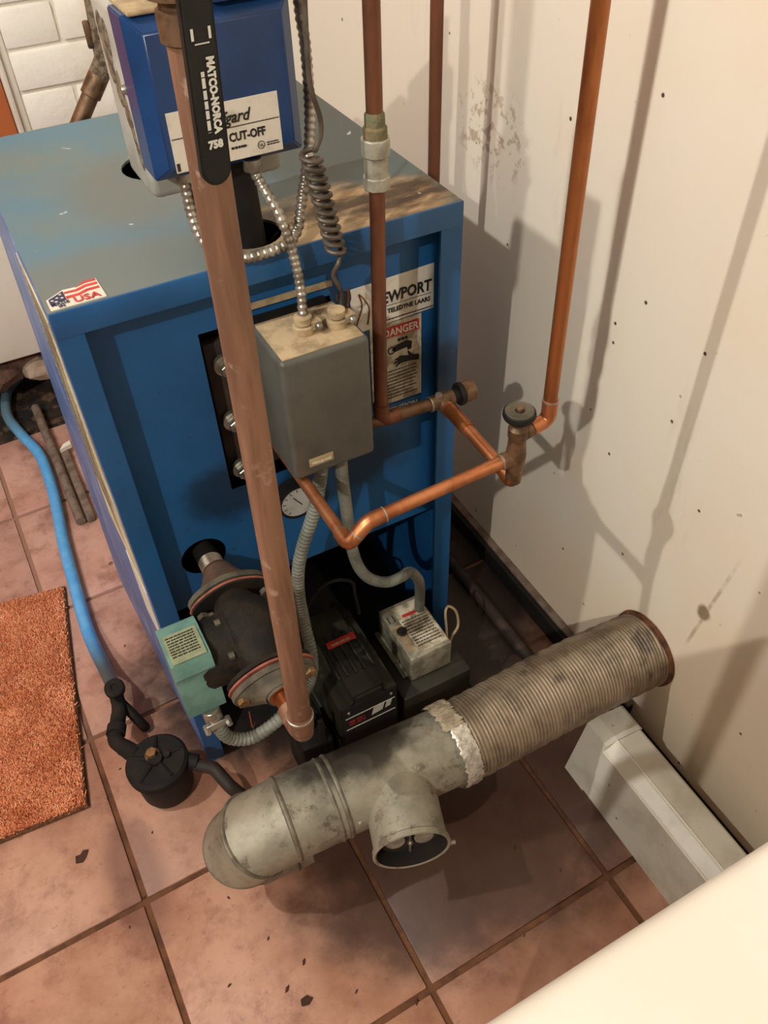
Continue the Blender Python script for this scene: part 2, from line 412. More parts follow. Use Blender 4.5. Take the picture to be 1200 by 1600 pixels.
# back wall: painted board low on the left, brickwork on the right, masonry footing below
wb = obj('wall_back', MB().box((.135, 1.098, .155), (.655, 1.5, 2.7)).box((-1.6, 1.28, -.06), (.655, 1.5, .155)), 'mortar', None, False, 'structure')
obj('plaster_panel', MB().box((-1.6, 1.10, .155), (.135, 1.5, .50), .004), 'whitetrim', wb)
obj('wood_panel', MB().box((-1.6, 1.13, .50), (.112, 1.5, 2.7)), 'wood', wb)
bz = .706-.0735*7; bm0 = {}
for r in range(24):
    z0 = bz+r*.0735; x = .138
    off = 0 if r % 2 else .5
    k = 0
    while x < .65:
        L = .212 if not (k == 0 and off) else .106
        x1 = min(x+L, .653)
        if x1-x > .02:
            key = round(x1-x, 3), random.randrange(2)
            if key not in bm0:
                o = obj('brick', MB().box((0, -.011-.003*key[1], .004), (x1-x-.007, .02, .0705), .004, 2), 'brick', wb); bm0[key] = o.data
            else:
                o = bpy.data.objects.new('brick', bm0[key]); COL.objects.link(o); o.parent = wb
            o.location = (x, 1.105+random.uniform(-.002, .002), z0)
        x += L; k += 1
for (cx, cy, cz), sc, m_ in (((-.012, 1.14, .098), (.05, .05, .034), 'palestone'), ((-.10, 1.15, .105), (.062, .05, .045), 'masonry'), ((-.055, 1.18, .125), (.10, .06, .03), 'masonry'), ((-.23, 1.16, .09), (.075, .06, .06), 'masonry'), ((.09, 1.16, .10), (.06, .06, .05), 'masonry')):
    b = bmesh.new(); bmesh.ops.create_icosphere(b, subdivisions=2, radius=1)
    for v_ in b.verts: v_.co = Vector((v_.co.x*sc[0], v_.co.y*sc[1], v_.co.z*sc[2]))*random.uniform(.82, 1.1)+Vector((cx, cy, cz))
    mb = MB().bm(b); b.free(); obj('stone', mb, m_, wb, False)
obj('trim_1', MB().box((.112, 1.085, .50), (.122, 1.112, 2.7), .003).box((.122, 1.094, .50), (.137, 1.112, 2.7), .003), 'whitetrim', None, True, 'structure')
obj('baseboard_right', MB().box((.632, -.27, 0), (.6549, 1.1, .042), .003).box((.645, -2.4, .0), (.6549, -.27, .012)), 'black', None, True, 'structure')
obj('trim_2', MB().box((.640, -.27, .0425), (.6549, 1.1, .048), .0015), 'oldpipe', None, True, 'structure')

# ------------------------------------------------------------------ boiler
W, D, H = .453, .47, .849
B = thing('boiler', 'blue sheet-metal boiler with dusty top standing on the tiles by the wall', 'boiler', (0, 0, 0))
def rr(x0, y0, x1, y1): return rect(x0, y0, x1, y1)
top = MB().plate(rect(0, 0, W, D), [circ((.19, .275), .043), circ((.222, .052), .034)], (0, 0, H), FX, (0, 1, 0), .003)
obj('top_panel', top, 'bluetop', B)
obj('top_lip', MB().box((0, -.002, .822), (W, .0015, .8495), .0008), 'blue', B)
obj('front_post', MB().box((0, -.001, .0), (.026, .003, .822)).box((.0235, .003, .0), (.026, .032, .822)).box((0, .003, 0), (.002, .03, .822)), 'blue', B, False)
obj('front_post', MB().box((.425, -.001, .0), (W, .003, .822)), 'blue', B, False)
def sidex(y, z): return -.0008-.023*(y/D)*(1-z/H)
def sidegrid(y0, y1, z0, z1, off, n=8):
    vs = []; fs = []; m = n+1
    for k in (0, 1):
        for i in range(m):
            for j in range(m):
                y, z = y0+(y1-y0)*i/n, z0+(z1-z0)*j/n; vs.append((sidex(y, z)-off if k == 0 else sidex(y, z)-off+.001, y, z))
    for k in (0, 1):
        for i in range(n):
            for j in range(n): fs.append((k*m*m+i*m+j, k*m*m+(i+1)*m+j, k*m*m+(i+1)*m+j+1, k*m*m+i*m+j+1))
    rim = [i*m for i in range(m)]+[n*m+j for j in range(1, m)]+[i*m+n for i in range(n-1, -1, -1)]+[j for j in range(n-1, 0, -1)]
    for a, b_ in zip(rim, rim[1:]+rim[:1]): fs.append((a, b_, b_+m*m, a+m*m))
    return MB().add(vs, fs)
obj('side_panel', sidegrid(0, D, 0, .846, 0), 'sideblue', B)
obj('side_panel', MB().box((W-.0015, .0, 0), (W, D, .846)), 'blue', B, False)
obj('back_panel', MB().box((0, D-.002, 0), (W, D, .846)), 'blue', B, False)
obj('base_pan', MB().box((.004, .02, .0), (W-.004, D-.004, .012)), 'sooty', B, False)
fp = MB().plate(rect(.0235, .352, .4515, .824), [rect(.14, .532, .298, .764), circ((.084, .436), .031)], (0, .03, 0), FX, FZ, .0015)
obj('front_panel', fp, 'blue', B)
obj('burner_shroud', MB().box((.03, .05, .33), (.42, .4, .345)).box((.03, .38, .02), (.42, .4, .33)), 'sooty', B, False)
obj('inner_box', MB().box((.12, .11, .5), (.4, .4, .8)), 'sooty', B, False)
obj('header_plate', MB().box((.146, .050, .535), (.33, .062, .736), .003).box((.16, .045, .55), (.33, .05, .72), .002), 'brownplate', B)
for bx, bzz in ((.166, .708), (.163, .628), (.162, .551)):
    bo = obj('bolt', MB().hexp((bx, .028, bzz), (bx, .040, bzz), .0095), 'steel', B)
    obj('washer', MB().cyl((bx, .040, bzz), (bx, .046, bzz), .0135, 20), 'steel', bo)
    obj('stud', MB().cyl((bx, .016, bzz), (bx, .03, bzz), .005, 12), 'steel', bo)
obj('insulation_strip', MB().box((.20, .026, .777), (.30, .0285, .784)), 'dust', B, False)
# nameplate, danger label, attention strip, sticker, side label
npz = obj('nameplate', MB().plate([(.322, .703), (.434, .7065), (.434, .7665), (.322, .7635)], [], (0, .0285, 0), FX, FZ, .0008), 'paper', B, False)
text('NEWPORT', (.4295, .0275, .733), FX, FZ, .0205, 'ink', npz, 'RIGHT', .06, .0005, .80)
text('TELEDYNE LAARS', (.4285, .0275, .7185), FX, FZ, .0085, 'ink', npz, 'RIGHT', 0, .0002, .88)
lines([((.366, .0275, .7285), FX, FZ, .064, .0006), ((.35, .0275, .709), FX, FZ, .083, .0014)], 'ink', npz)
obj('flame_mark', MB().sweep(spline([(.328, .0277, .715), (.336, .0277, .738), (.333, .0277, .755), (.345, .0277, .735), (.343, .0277, .712)]), .0008, 6), 'copperwarm', npz)
dl = obj('danger_label', MB().plate(rect(.345, .582, .417, .7035), [], (0, .0288, 0), FX, FZ, .0008), 'paperdirty', B, False)
obj('red_band', MB().plate(rect(.350, .683, .413, .698), [], (0, .0278, 0), FX, FZ, .0004), 'red', dl, False)
text('DANGER', (.4115, .0273, .6855), FX, FZ, .0145, 'paper', dl, 'RIGHT', 0, .0003, .84)
fa = MB().plate([(.374, .664), (.378, .660), (.396, .662), (.397, .657), (.402, .658), (.403, .668), (.396, .672), (.38, .669)], [], (0, .0278, 0), FX, FZ, .0004)
for k in range(3): fa.plate(circ((.385+.005*k, .676), .0022, 10), [], (0, .0278, 0), FX, FZ, .0004)
fa.plate(circ((.374, .6635), .0055, 14), [circ((.374, .6635), .004, 14)], (0, .0278, 0), FX, FZ, .0004)
obj('tap_picture', fa, 'ink', dl, False)
ha = MB().plate([(.413, .637), (.413, .645), (.404, .648), (.398, .6555), (.3965, .654), (.399, .648), (.385, .652), (.384, .650), (.379, .649), (.379, .647), (.384, .6465), (.377, .644), (.377, .642), (.384, .643), (.379, .638), (.380, .637), (.388, .641), (.40, .640)], [], (0, .0278, 0), FX, FZ, .0004)
obj('hand_picture', ha, 'ink', dl, False)
lines([((.366, .0278, .632-.0052*k), FX, FZ, .046-.01*random.random(), .0012) for k in range(9)], 'ink', dl)
al = obj('attention_label', MB().plate(rect(.352, .562, .418, .579), [], (0, .0288, 0), FX, FZ, .0006), 'blue', B, False)
text('ATTENTION', (.411, .0281, .567), FX, FZ, .0105, 'white_ink', al, 'RIGHT', 0, .0001)
# flag sticker printed MADE IN USA
fs = obj('flag_sticker', MB().plate([(.004, .004), (.057, .004), (.056, .043), (.044, .043), (.035, .036), (.022, .037), (.004, .025)], [], (0, 0, H+.0012), FX, (0, 1, 0), .001), 'paper', B, False)
st = MB()
for k in range(3):
    yb = .0205+.0085*k
    st.plate([(.022, yb-.003+.002*k), (.034, yb-.002), (.044, yb+.002), (.055, yb+.002), (.055, yb+.0062), (.043, yb+.0062), (.034, yb+.0022), (.022, yb+.0022)] if k < 2 else [(.034, yb-.003), (.044, yb+.001), (.055, yb+.001), (.055, yb+.005), (.044, yb+.005)], [], (0, 0, H+.0016), FX, (0, 1, 0), .0003)
obj('red_stripes', st, 'flagred', fs, False)
obj('navy_field', MB().plate([(.006, .0135), (.0215, .0165), (.0215, .034), (.006, .024)], [], (0, 0, H+.0016), FX, (0, 1, 0), .0003), 'navy', fs, False)
sm = MB()
for sx_, sy_ in ((.009, .020), (.014, .023), (.0185, .021), (.012, .0165), (.018, .028)):
    sm.plate([(sx_+(.0019 if i % 2 == 0 else .0008)*math.sin(2*PI*i/10), sy_+(.0019 if i % 2 == 0 else .0008)*math.cos(2*PI*i/10)) for i in range(10)], [], (0, 0, H+.0021), FX, (0, 1, 0), .0003)
obj('stars', sm, 'paper', fs, False)
text('MADE', (.006, .0095, H+.0023), FX, (0, 1, 0), .0065, 'navy', fs, 'LEFT', 0, .0001)
text('IN', (.012, .0045, H+.0023), FX, (0, 1, 0), .006, 'navy', fs, 'LEFT', 0, .0001)
text('USA', (.027, .006, H+.0023), FX, (0, 1, 0), .0145, 'flagred', fs, 'LEFT', 0, .0002, .95)
sl = obj('side_label', sidegrid(.012, .17, .44, .835, .0012), 'cream', B, label='faded cream paper label on the side of the boiler')
lines([((sidex(.165, .82-.012*k)-.0014, .165, .82-.012*k), (0, -1, 0), FZ, .14, .003) for k in range(26)], 'ink', sl)
obj('side_label', sidegrid(.02, .11, .29, .42, .0012), 'paper', B, label='peeling white paper label low on the side of the boiler')
# gauge
gg = obj('gauge', MB().lathe([(0, 0), (.026, 0), (.026, .016), (.0275, .018), (.0275, .022), (.0245, .022), (.024, .0195), (0, .0195)], (.218, .028, .492), (0, -1, 0), 32), 'black', B)
gd = obj('dial', MB().lathe([(0, 0), (.0238, 0), (.0238, .0012), (0, .0012)], (.218, .0082, .492), (0, -1, 0), 32), 'glassgauge', gg)
tk = MB()
for k in range(11):
    a = math.radians(225-27*k); d = Vector((math.cos(a), 0, math.sin(a)))
    tk.sweep([Vector((.218, .0066, .492))+d*.018, Vector((.218, .0066, .492))+d*.022], .0005, 5)
tk.sweep([(.212, .0064, .502), (.2225, .0064, .486)], .0007, 5)
obj('scale_marks', tk, 'ink', gg)

# ------------------------------------------------------------------ low water cut-off
L = thing('low_water_cutoff', 'deep blue control box with white label mounted above the boiler top', 'control box', (.21, .05, .849))
b = bmesh.new(); bmesh.ops.create_cube(b, size=1, matrix=Matrix.Translation((.202, .0255, 1.007)) @ Matrix.Diagonal((.146, .051, .134, 1)))
bmesh.ops.bevel(b, geom=[e for e in b.edges if all(v_.co.y < .001 for v_ in e.verts)], offset=.0125, segments=1, affect='EDGES')
bmesh.ops.bevel(b, geom=b.edges[:], offset=.0012, segments=2, affect='EDGES')
cov = MB().bm(b); b.free()
cov.box((.203, .001, 1.074), (.270, .051, 1.135), .003)
cvo = obj('cover', cov, 'bluecover', L)
obj('cover_groove', MB().box((.208, -.0004, 1.079), (.243, .0012, 1.081)), 'ink', cvo, False)
obj('dusty_ledge', MB().box((.134, .006, 1.0735), (.203, .075, 1.0775), .0015), 'dust', L)
ho = obj('housing', MB().box((.1315, .0505, .906), (.268, .135, 1.072), .008, 3), 'greyhouse', L)
cr = MB()
for q in range(40):
    f = q/39; cr.sphere((.1315, .105-.04*f+random.uniform(-.013, .013)*(1-.75*f), 1.04-.10*f+random.uniform(-.006, .006)), random.uniform(.005, .011)*(1-.55*f), 8, (.22, 1, 1.5))
obj('corrosion', cr, 'rustcrust', ho, label='flaky corrosion running down the grey housing')
obj('screw', MB().lathe([(0, .004), (.003, .0035), (.0045, 0), (.0045, -.003)], (.1305, .062, 1.005), (-1, 0, 0), 12), 'steel', ho)
obj('pipe_stub', MB().cyl((.222, .050, .80), (.216, .046, .945), .0165, 28), 'blackrubber', L)
obj('locknut', MB().hexp((.216, .046, .928), (.216, .046, .941), .022, 8), 'black', L)
obj('well', MB().cyl((.2, .10, .80), (.2, .095, .91), .022, 24), 'black', L)
lb = obj('label', MB().plate(rect(.1465, .9485, .250, 1.000), [], (0, -.0006, 0), FX, FZ, .0006), 'paper', L, False)
lb['label'] = 'white printed plate on the blue cover'
text('Safgard', (.2205, -.0012, .9815), FX, FZ, .0145, 'ink', lb, 'RIGHT', .35, .0002, .9)
text('CUT-OFF', (.2345, -.0012, .9655), FX, FZ, .0105, 'ink', lb, 'RIGHT', 0, .0003, .82)
text('LOW WATER', (.193, -.0012, .9655), FX, FZ, .0105, 'ink', lb, 'RIGHT', 0, .0002, .45)
lines([((.1475, -.0012, .9775), FX, FZ, .1015, .0008)], 'ink', lb)
lines([((.20, -.0012, .9585), FX, FZ, .016, .002), ((.2345, -.0012, .9555), FX, FZ, .0125, .001), ((.2345, -.0012, .9575), FX, FZ, .0115, .001)], 'ink', lb)
obj('round_mark', MB().plate(circ((.229, .957), .0036, 18), [circ((.229, .957), .0030, 18)], (0, -.0011, 0), FX, FZ, .0003), 'ink', lb, False)
text('UL', (.229, -.0012, .9557), FX, FZ, .0036, 'ink', lb, 'CENTER')
obj('plate_corner', MB().plate(rect(.1475, .950, .1505, .957), [], (0, -.0011, 0), FX, FZ, .0003), 'brownplate', lb, False)
obj('cable_bushing', MB().cyl((.222, .012, .931), (.222, .012, .942), .009, 18), 'steel', L)
obj('cable_bushing', MB().cyl((.158, .025, .931), (.158, .025, .942), .009, 18), 'steel', L)

# ------------------------------------------------------------------ control box on the boiler front
K = thing('control_box', 'dark grey metal control box with dusty top fixed to the boiler front', 'control box', (.24, .03, .6))
Mk = Matrix.Translation((.1905, -.08, 0)) @ Matrix.Rotation(.0, 4, 'Z') @ Matrix.Translation((-.1905, .08, 0))
kc = obj('cover', MB().box((.1905, -.08, .612), (.2925, .004, .7735), .006, 3, Mk), 'greybox', K)
obj('back_plate', MB().box((.196, .004, .62), (.288, .0285, .768)), 'black', K, False)
obj('dust_layer', MB().box((.195, -.075, .7725), (.288, .002, .7745), .0008), 'dust', K, label='thick tan dust lying on the box top')
bd = obj('badge', MB().box((.2085, -.0812, .627), (.2385, -.0798, .6385), .0004), 'gold', K)
text('Honeywell', (.2235, -.0818, .6305), FX, FZ, .0058, 'paper', bd, 'CENTER', 0, .0002, .95)
def clamp(x, y, z, up=1, m='dust'):
    c_ = obj('cable_connector', MB().cyl((x, y, z), (x, y, z+.010*up), .0115, 20, .001).lathe([(.0075, .01), (.0095, .012), (.0095, .019), (.0065, .0195)], (x, y, z), (0, 0, up), 20).box((x+.006, y-.010, z+.004*up), (x+.018, y+.004, z+.014*up), .002), m, K)
    obj('screw', MB().sphere((x+.013, y-.0115, z+.009*up), .0045, 10), 'steel', c_); return c_
clamp(.236, -.038, .774); clamp(.272, -.044, .774)
clamp(.238, -.045, .612, -1, 'conduit'); clamp(.262, -.045, .612, -1, 'conduit')
lw = MB()
for pts in ([(.281, -.030, .80), (.290, -.025, .786), (.293, -.02, .772), (.300, -.01, .768)], [(.279, -.032, .80), (.285, -.03, .782), (.296, -.025, .777), (.305, -.015, .762)], [(.296, -.02, .776), (.305, -.005, .788), (.309, .0, .77), (.303, .005, .762)]):
    lw.sweep(spline(pts, 6), .0011, 6)
obj('loose_wire', lw, 'copperdark', K)

# ------------------------------------------------------------------ electrical cables
ARM = [0, .0006, .0008, .0006, 0, -.0003]
def armored(name, pts, r, label):
    P = spline(pts, 12)
    return tag(obj(name, MB().sweep(P, r, 12, True, ARM, .0011), 'armor'), label, 'cable')
armored('armored_cable', [(.300, .05, 1.16), (.300, .05, 1.054), (.301, .047, 1.022), (.298, .04, .985), (.292, .032, .95), (.282, .02, .925), (.268, .008, .898), (.254, -.006, .872), (.238, -.0115, .861), (.21, -.0125, .858), (.19, -.010, .858), (.172, -.004, .862), (.160, .008, .876), (.157, .020, .90), (.158, .025, .932)], .0050,
        'silver armoured cable hanging from above, looping along the boiler top edge')
armored('armored_cable', [(.222, .012, .934), (.2235, .008, .925), (.227, -.006, .912), (.233, -.02, .890), (.238, -.024, .862), (.241, -.028, .825), (.238, -.035, .795), (.236, -.038, .782)], .0048,
        'short silver armoured cable from the blue cover down to the grey box')
cp = [Vector((.2785, -.02, 1.16)), Vector((.276, -.022, 1.09)), Vector((.271, -.028, 1.015)), Vector((.277, -.03, .982)), Vector((.2765, -.03, .966)), Vector((.270, -.03, .953))]
P = spline(cp, 8); turns = 12; n_ = turns*16
for k in range(n_+1):
    f = k/n_; c0 = Vector((.2645, -.03, .952)).lerp(Vector((.2835, -.03, .848)), f); a = 2*PI*turns*f; r_ = .0088
    P.append(c0+Vector((math.cos(a+PI*.2)*r_, math.sin(a+PI*.2)*r_, 0)))
P += spline([P[-1], Vector((.2835, -.033, .838)), Vector((.278, -.03, .824)), Vector((.283, -.031, .810)), Vector((.287, -.03, .799))], 6)[1:]
cl = thing('coiled_cord', 'dull brown coiled cord hanging in front of the boiler top into grey box', 'cord', (.28, -.03, .78))
obj('coil', MB().sweep(P, .0025, 8), 'capillary', cl)
obj('black_sleeve', MB().sweep(spline([(.2875, -.03, .802), (.283, -.034, .789), (.274, -.042, .776)], 6), .0052, 12), 'blackrubber', cl)
GR = [0, .0007, .0009, .0007, 0]
gc1 = [(.238, -.045, .60), (.232, -.042, .56), (.221, -.04, .513), (.2, -.04, .46), (.189, -.04, .42), (.184, -.04, .368), (.184, -.045, .31), (.178, -.075, .262), (.150, -.125, .285), (.116, -.155, .305), (.085, -.165, .298), (.052, -.165, .290), (.026, -.160, .305), (.0165, -.153, .335)]
tag(obj('flexible_conduit', MB().sweep(spline(gc1, 12), .0082, 14, True, GR, .0012), 'conduit'), 'ribbed grey conduit running from grey box down behind the tall pipe to the pump', 'conduit')
gc2 = [(.262, -.045, .60), (.264, -.04, .55), (.266, -.04, .491), (.269, -.04, .421), (.278, -.04, .372), (.295, -.04, .338), (.321, -.04, .316), (.345, -.04, .314), (.365, -.03, .303), (.382, -.025, .27), (.388, -.02, .235), (.388, -.018, .180)]
tag(obj('flexible_conduit', MB().sweep(spline(gc2, 12), .0080, 14, True, [0, .0003, .0004, .0003], .0012), 'conduit'), 'smooth grey conduit with an S bend running down to the beige transformer box', 'conduit')

# ------------------------------------------------------------------ tall pipe with ball valve, in front
TP = thing('tall_pipe', 'tall dull brown copper pipe standing in front of the boiler with black valve lever', 'pipe', (.094, -.27, .42))
p0, p1 = Vector((.0935, -.2705, .43)), Vector((.105, -.262, 1.128))
obj('pipe', MB().cyl(p0, p1, .0122, 32), 'copperbrown', TP)
el = [(.0925, -.205, .433), (.0928, -.250, .431), (.0935, -.2705, .431), (.0937, -.2705, .448)]
obj('elbow', MB().sweep(fillet([(.092, -.236, .433), (.0928, -.2705, .433), (.0937, -.2700, .468)], .02, 8), .0142, 28), 'copperbrown', TP)
obj('elbow_rim', MB().lathe([(.0135, 0), (.0152, .001), (.0152, .004), (.0135, .005)], (.0937, -.27, .462), p1-p0, 28), 'solder', TP)
obj('nipple', MB().cyl((.0915, -.208, .433), (.0925, -.238, .433), .0118, 24).lathe([(.012, 0), (.0155, .001), (.0155, .007), (.012, .008)], (.0915, -.212, .433), (0, -1, 0), 24), 'copperwarm', TP)
vb = obj('valve_body', MB().lathe([(.0125, 0), (.0148, .001), (.0148, .016), (.0125, .017), (.0125, .02), (.0185, .022), (.0185, .040), (.022, .05), (.022, .065), (.0185, .075), (.0185, .09), (.013, .092), (.013, .80)], p1+Vector((0, 0, -.003)), (0, 0, 1), 28), 'bronze', TP)
obj('stem', MB().cyl((.105, -.262, 1.182), (.105, -.296, 1.182), .006, 16), 'brass', vb)
hd = MB(); hp = [(-.0088, .14)]+[(.0088*math.cos(a), .0088*math.sin(a)+.0088) for a in [PI+PI*i/12 for i in range(13)]]+[(.0088, .14)]
Hx, Hz = Vector((1, .06, 0)).normalized(), Vector((.06, .04, 1)).normalized()
hd.plate(hp, [], (.0995, -.2925, 1.0590), Hx, Hz, .0075)
b = bmesh.new(); vv = [b.verts.new(p) for p in hd.v]; [b.faces.new([vv[i] for i in f]) for f in hd.f]
bmesh.ops.dissolve_limit(b, angle_limit=.01, verts=b.verts, edges=b.edges)
bmesh.ops.recalc_face_normals(b, faces=b.faces)
bmesh.ops.bevel(b, geom=[e for e in b.edges if len(e.link_faces) == 2 and e.calc_face_angle() > 1], offset=.0016, segments=3, affect='EDGES')
hm = MB().bm(b); b.free()
hn = obj('lever', hm, 'blackrubber', TP, label='black vinyl sleeved valve lever with pale lettering')
HO = Vector((.0995, -.2925, 1.0590)); Hn = Hx.cross(Hz).normalized()
def hpt(x, z): return HO+Hx*x+Hz*z+Hn*.0006
text('MATCO-NORCA', hpt(.0012, .0655), -Hz, Hx, .0058, 'white_ink', hn, 'LEFT', 0, .0003, .86)
text('758', hpt(.0006, .0208), Hx, Hz, .0056, 'white_ink', hn, 'CENTER', 0, .0003)
lines([(hpt(-.0028, .059), -Hz, Hx, .030, .0019)], 'white_ink', hn)
bk = MB(); 
for x_ in (-.0055, .0040): bk.plate(rect(x_, .0735, x_+.0014, .0790), [], hpt(0, 0), Hx, Hz, .0002)
bk.plate(rect(-.004, .0715, .004, .0721), [], hpt(0, 0), Hx, Hz, .0002)
obj('bracket_mark', bk, 'white_ink', hn, False)

# ------------------------------------------------------------------ copper pipework
A = thing('copper_riser', 'red-brown copper riser with pale hexagonal union in front of the boiler', 'pipe', (.33, -.03, .6))
obj('pipe', MB().cyl((.3378, -.03, 1.80), (.332, -.03, .958), .0080, 24), 'copperdark', A)
obj('pipe', MB().cyl((.332, -.03, .91), (.325, -.033, .62), .0080, 24), 'copperdark', A)
obj('adapter', MB().lathe([(.0082, .026), (.0098, .024), (.0100, .014), (.0118, .012), (.0118, 0)], (.332, -.03, .949), (0, 0, 1), 20), 'verdigris', A, label='green corroded adapter above the union')
un_ = obj('union', MB().cyl((.332, -.03, .908), (.332, -.03, .943), .0118, 20), 'galv', A)
obj('union_nut', MB().hexp((.332, -.03, .935), (.332, -.03, .952), .0145, 8), 'galv', un_)
obj('union_nut', MB().hexp((.332, -.03, .903), (.332, -.03, .916), .0138, 8), 'galv', un_)
obj('elbow', MB().sweep(fillet([(.3255, -.033, .64), (.325, -.033, .616), (.349, -.0335, .615)], .015), .0096, 20), 'copperdark', A)
obj('cross_pipe', MB().cyl((.30, -.033, .6165), (.40, -.034, .613), .0080, 20), 'bronze', A)
te = obj('tee', MB().cyl((.394, -.034, .613), (.426, -.034, .613), .0100, 22).cyl((.410, -.034, .613), (.4135, -.052, .605), .0098, 22), 'bronze', A)
obj('solder_ring', MB().cyl((.3925, -.034, .613), (.3945, -.034, .613), .0102, 22), 'solder', te)
obj('bolt_head', MB().hexp((.405, -.036, .621), (.405, -.036, .6265), .005), 'solder', te)
cpn = obj('cap_nut', MB().cyl((.440, -.034, .613), (.457, -.034, .613), .0135, 24, .001), 'bronze', A)
obj('cap_collar', MB().cyl((.426, -.034, .613), (.435, -.034, .613), .0095, 20).cyl((.434, -.034, .613), (.441, -.034, .613), .0150, 24, .001), 'black', cpn)
obj('branch_pipe', MB().cyl((.411, -.048, .6125), (.4135, -.185, .600), .0078, 20), 'copper', A, label='clean copper branch pipe')
obj('branch_coupling', MB().cyl((.4122, -.095, .608), (.411, -.052, .612), .0092, 20), 'copperwarm', A)

V = thing('globe_valve', 'bronze globe valve with dark round handwheel between the copper pipes', 'valve', (.415, -.187, .59))
obj('body', MB().lathe([(.008, 0), (.0095, .002), (.0095, .016), (.0088, .018), (.011, .028), (.012, .042), (.0105, .054), (.010, .066), (.0115, .069), (.0115, .080), (.007, .084), (.0055, .095)], (.4155, -.187, .596), (0, 0, 1), 28), 'bronze', V)
obj('inlet', MB().cyl((.416, -.187, .634), (.396, -.187, .634), .0096, 22, .001), 'bronze', V)
obj('outlet', MB().cyl((.416, -.187, .664), (.434, -.187, .668), .0088, 22, .001), 'bronze', V)
obj('bottom_elbow', MB().sweep(fillet([(.4133, -.166, .602), (.4138, -.187, .596), (.4155, -.187, .610)], .01), .0088, 18), 'copperwarm', V)
wh = obj('handwheel', MB().lathe([(0, 0), (.015, 0), (.0175, .003), (.0185, .006), (.0175, .010), (.0155, .0115), (.013, .0105), (.007, .0095), (.005, .0115), (0, .0115)], (.4145, -.187, .689), (0, 0, 1), 32), 'blackrubber', V)
obj('wheel_plate', MB().lathe([(.0065, .0098), (.012, .0108), (.0150, .012), (.0160, .0112)], (.4145, -.187, .689), (0, 0, 1), 28), 'castlight', wh)
obj('wheel_nut', MB().hexp((.4145, -.187, .699), (.4145, -.187, .7045), .004), 'bronze', wh)

N = thing('feed_pipe', 'bright copper pipe with two bends running from below grey box to the valve', 'pipe', (.25, -.187, .6))
q0 = [Vector(p) for p in ((.397, -.187, .634), (.228, -.187, .625), (.2030, -.187, .603), (.2010, -.062, .605))]
d1 = (q0[1]-q0[2]).normalized(); d2 = (q0[0]-q0[1]).normalized(); d3 = (q0[3]-q0[2]).normalized()
obj('pipe', MB().cyl(q0[0], q0[1]+d2*.014, .0076, 24), 'copper', N)
obj('bend', MB().sweep(fillet([q0[1]+d2*.019, q0[1], q0[2]+d1*.014], .022, 8), .0087, 24), 'copper', N)
obj('elbow', MB().sweep(fillet([q0[2]+d1*.015, q0[2], q0[2]+d3*.018], .012, 8), .0088, 24), 'copper', N)
for a_, b_ in ((q0[1]+d2*.018, q0[1]+d2*.020), (q0[2]+d1*.0138, q0[2]+d1*.0156), (q0[2]+d3*.017, q0[2]+d3*.0185), (q0[0], q0[0]-d2*.002)):
    obj('solder_ring', MB().cyl(a_, b_, .0091, 24), 'solder', N)
obj('pipe', MB().cyl(q0[2]+d3*.016, (.2005, .024, .603), .0073, 24), 'copper', N)
Q = thing('copper_riser', 'tall orange copper pipe rising from the valve in front of the white wall', 'pipe', (.453, -.187, .67))
obj('pipe', MB().cyl((.4545, -.187, .690), (.4375, -.187, 1.75), .0078, 24), 'copperwarm', Q)
obj('elbow', MB().sweep(fillet([(.434, -.187, .668), (.4555, -.187, .672), (.4545, -.187, .700)], .013, 8), .0088, 24), 'copper', Q)
obj('solder_ring', MB().cyl((.4543, -.187, .698), (.4543, -.187, .700), .0091, 24), 'solder', Q)
tag(obj('copper_riser', MB().cyl((.56, .25, 0), (.56, .234, 1.80), .0085, 20), 'copperdark'), 'dark red-brown pipe standing behind the boiler against white wall', 'pipe')
Z = thing('copper_riser', 'brown copper pipe with elbow behind the boiler in front of white brick', 'pipe', (.11, .75, 0))
obj('pipe', MB().sweep(fillet([(.11, .75, 0), (.11, .75, .66), (.224, .75, .806)], .03), .0135, 20), 'bronze', Z)
obj('coupling', MB().cyl((.210, .75, .788), (.232, .75, .816), .0165, 20, .001), 'bronze', Z)
obj('elbow', MB().sweep(fillet([(.229, .75, .812), (.248, .75, .836), (.268, .75, 1.1)], .02), .0165, 20), 'rustcrust', Z)
obj('tab', MB().box((.226, .744, .855), (.236, .752, .895), .003), 'bronze', Z)

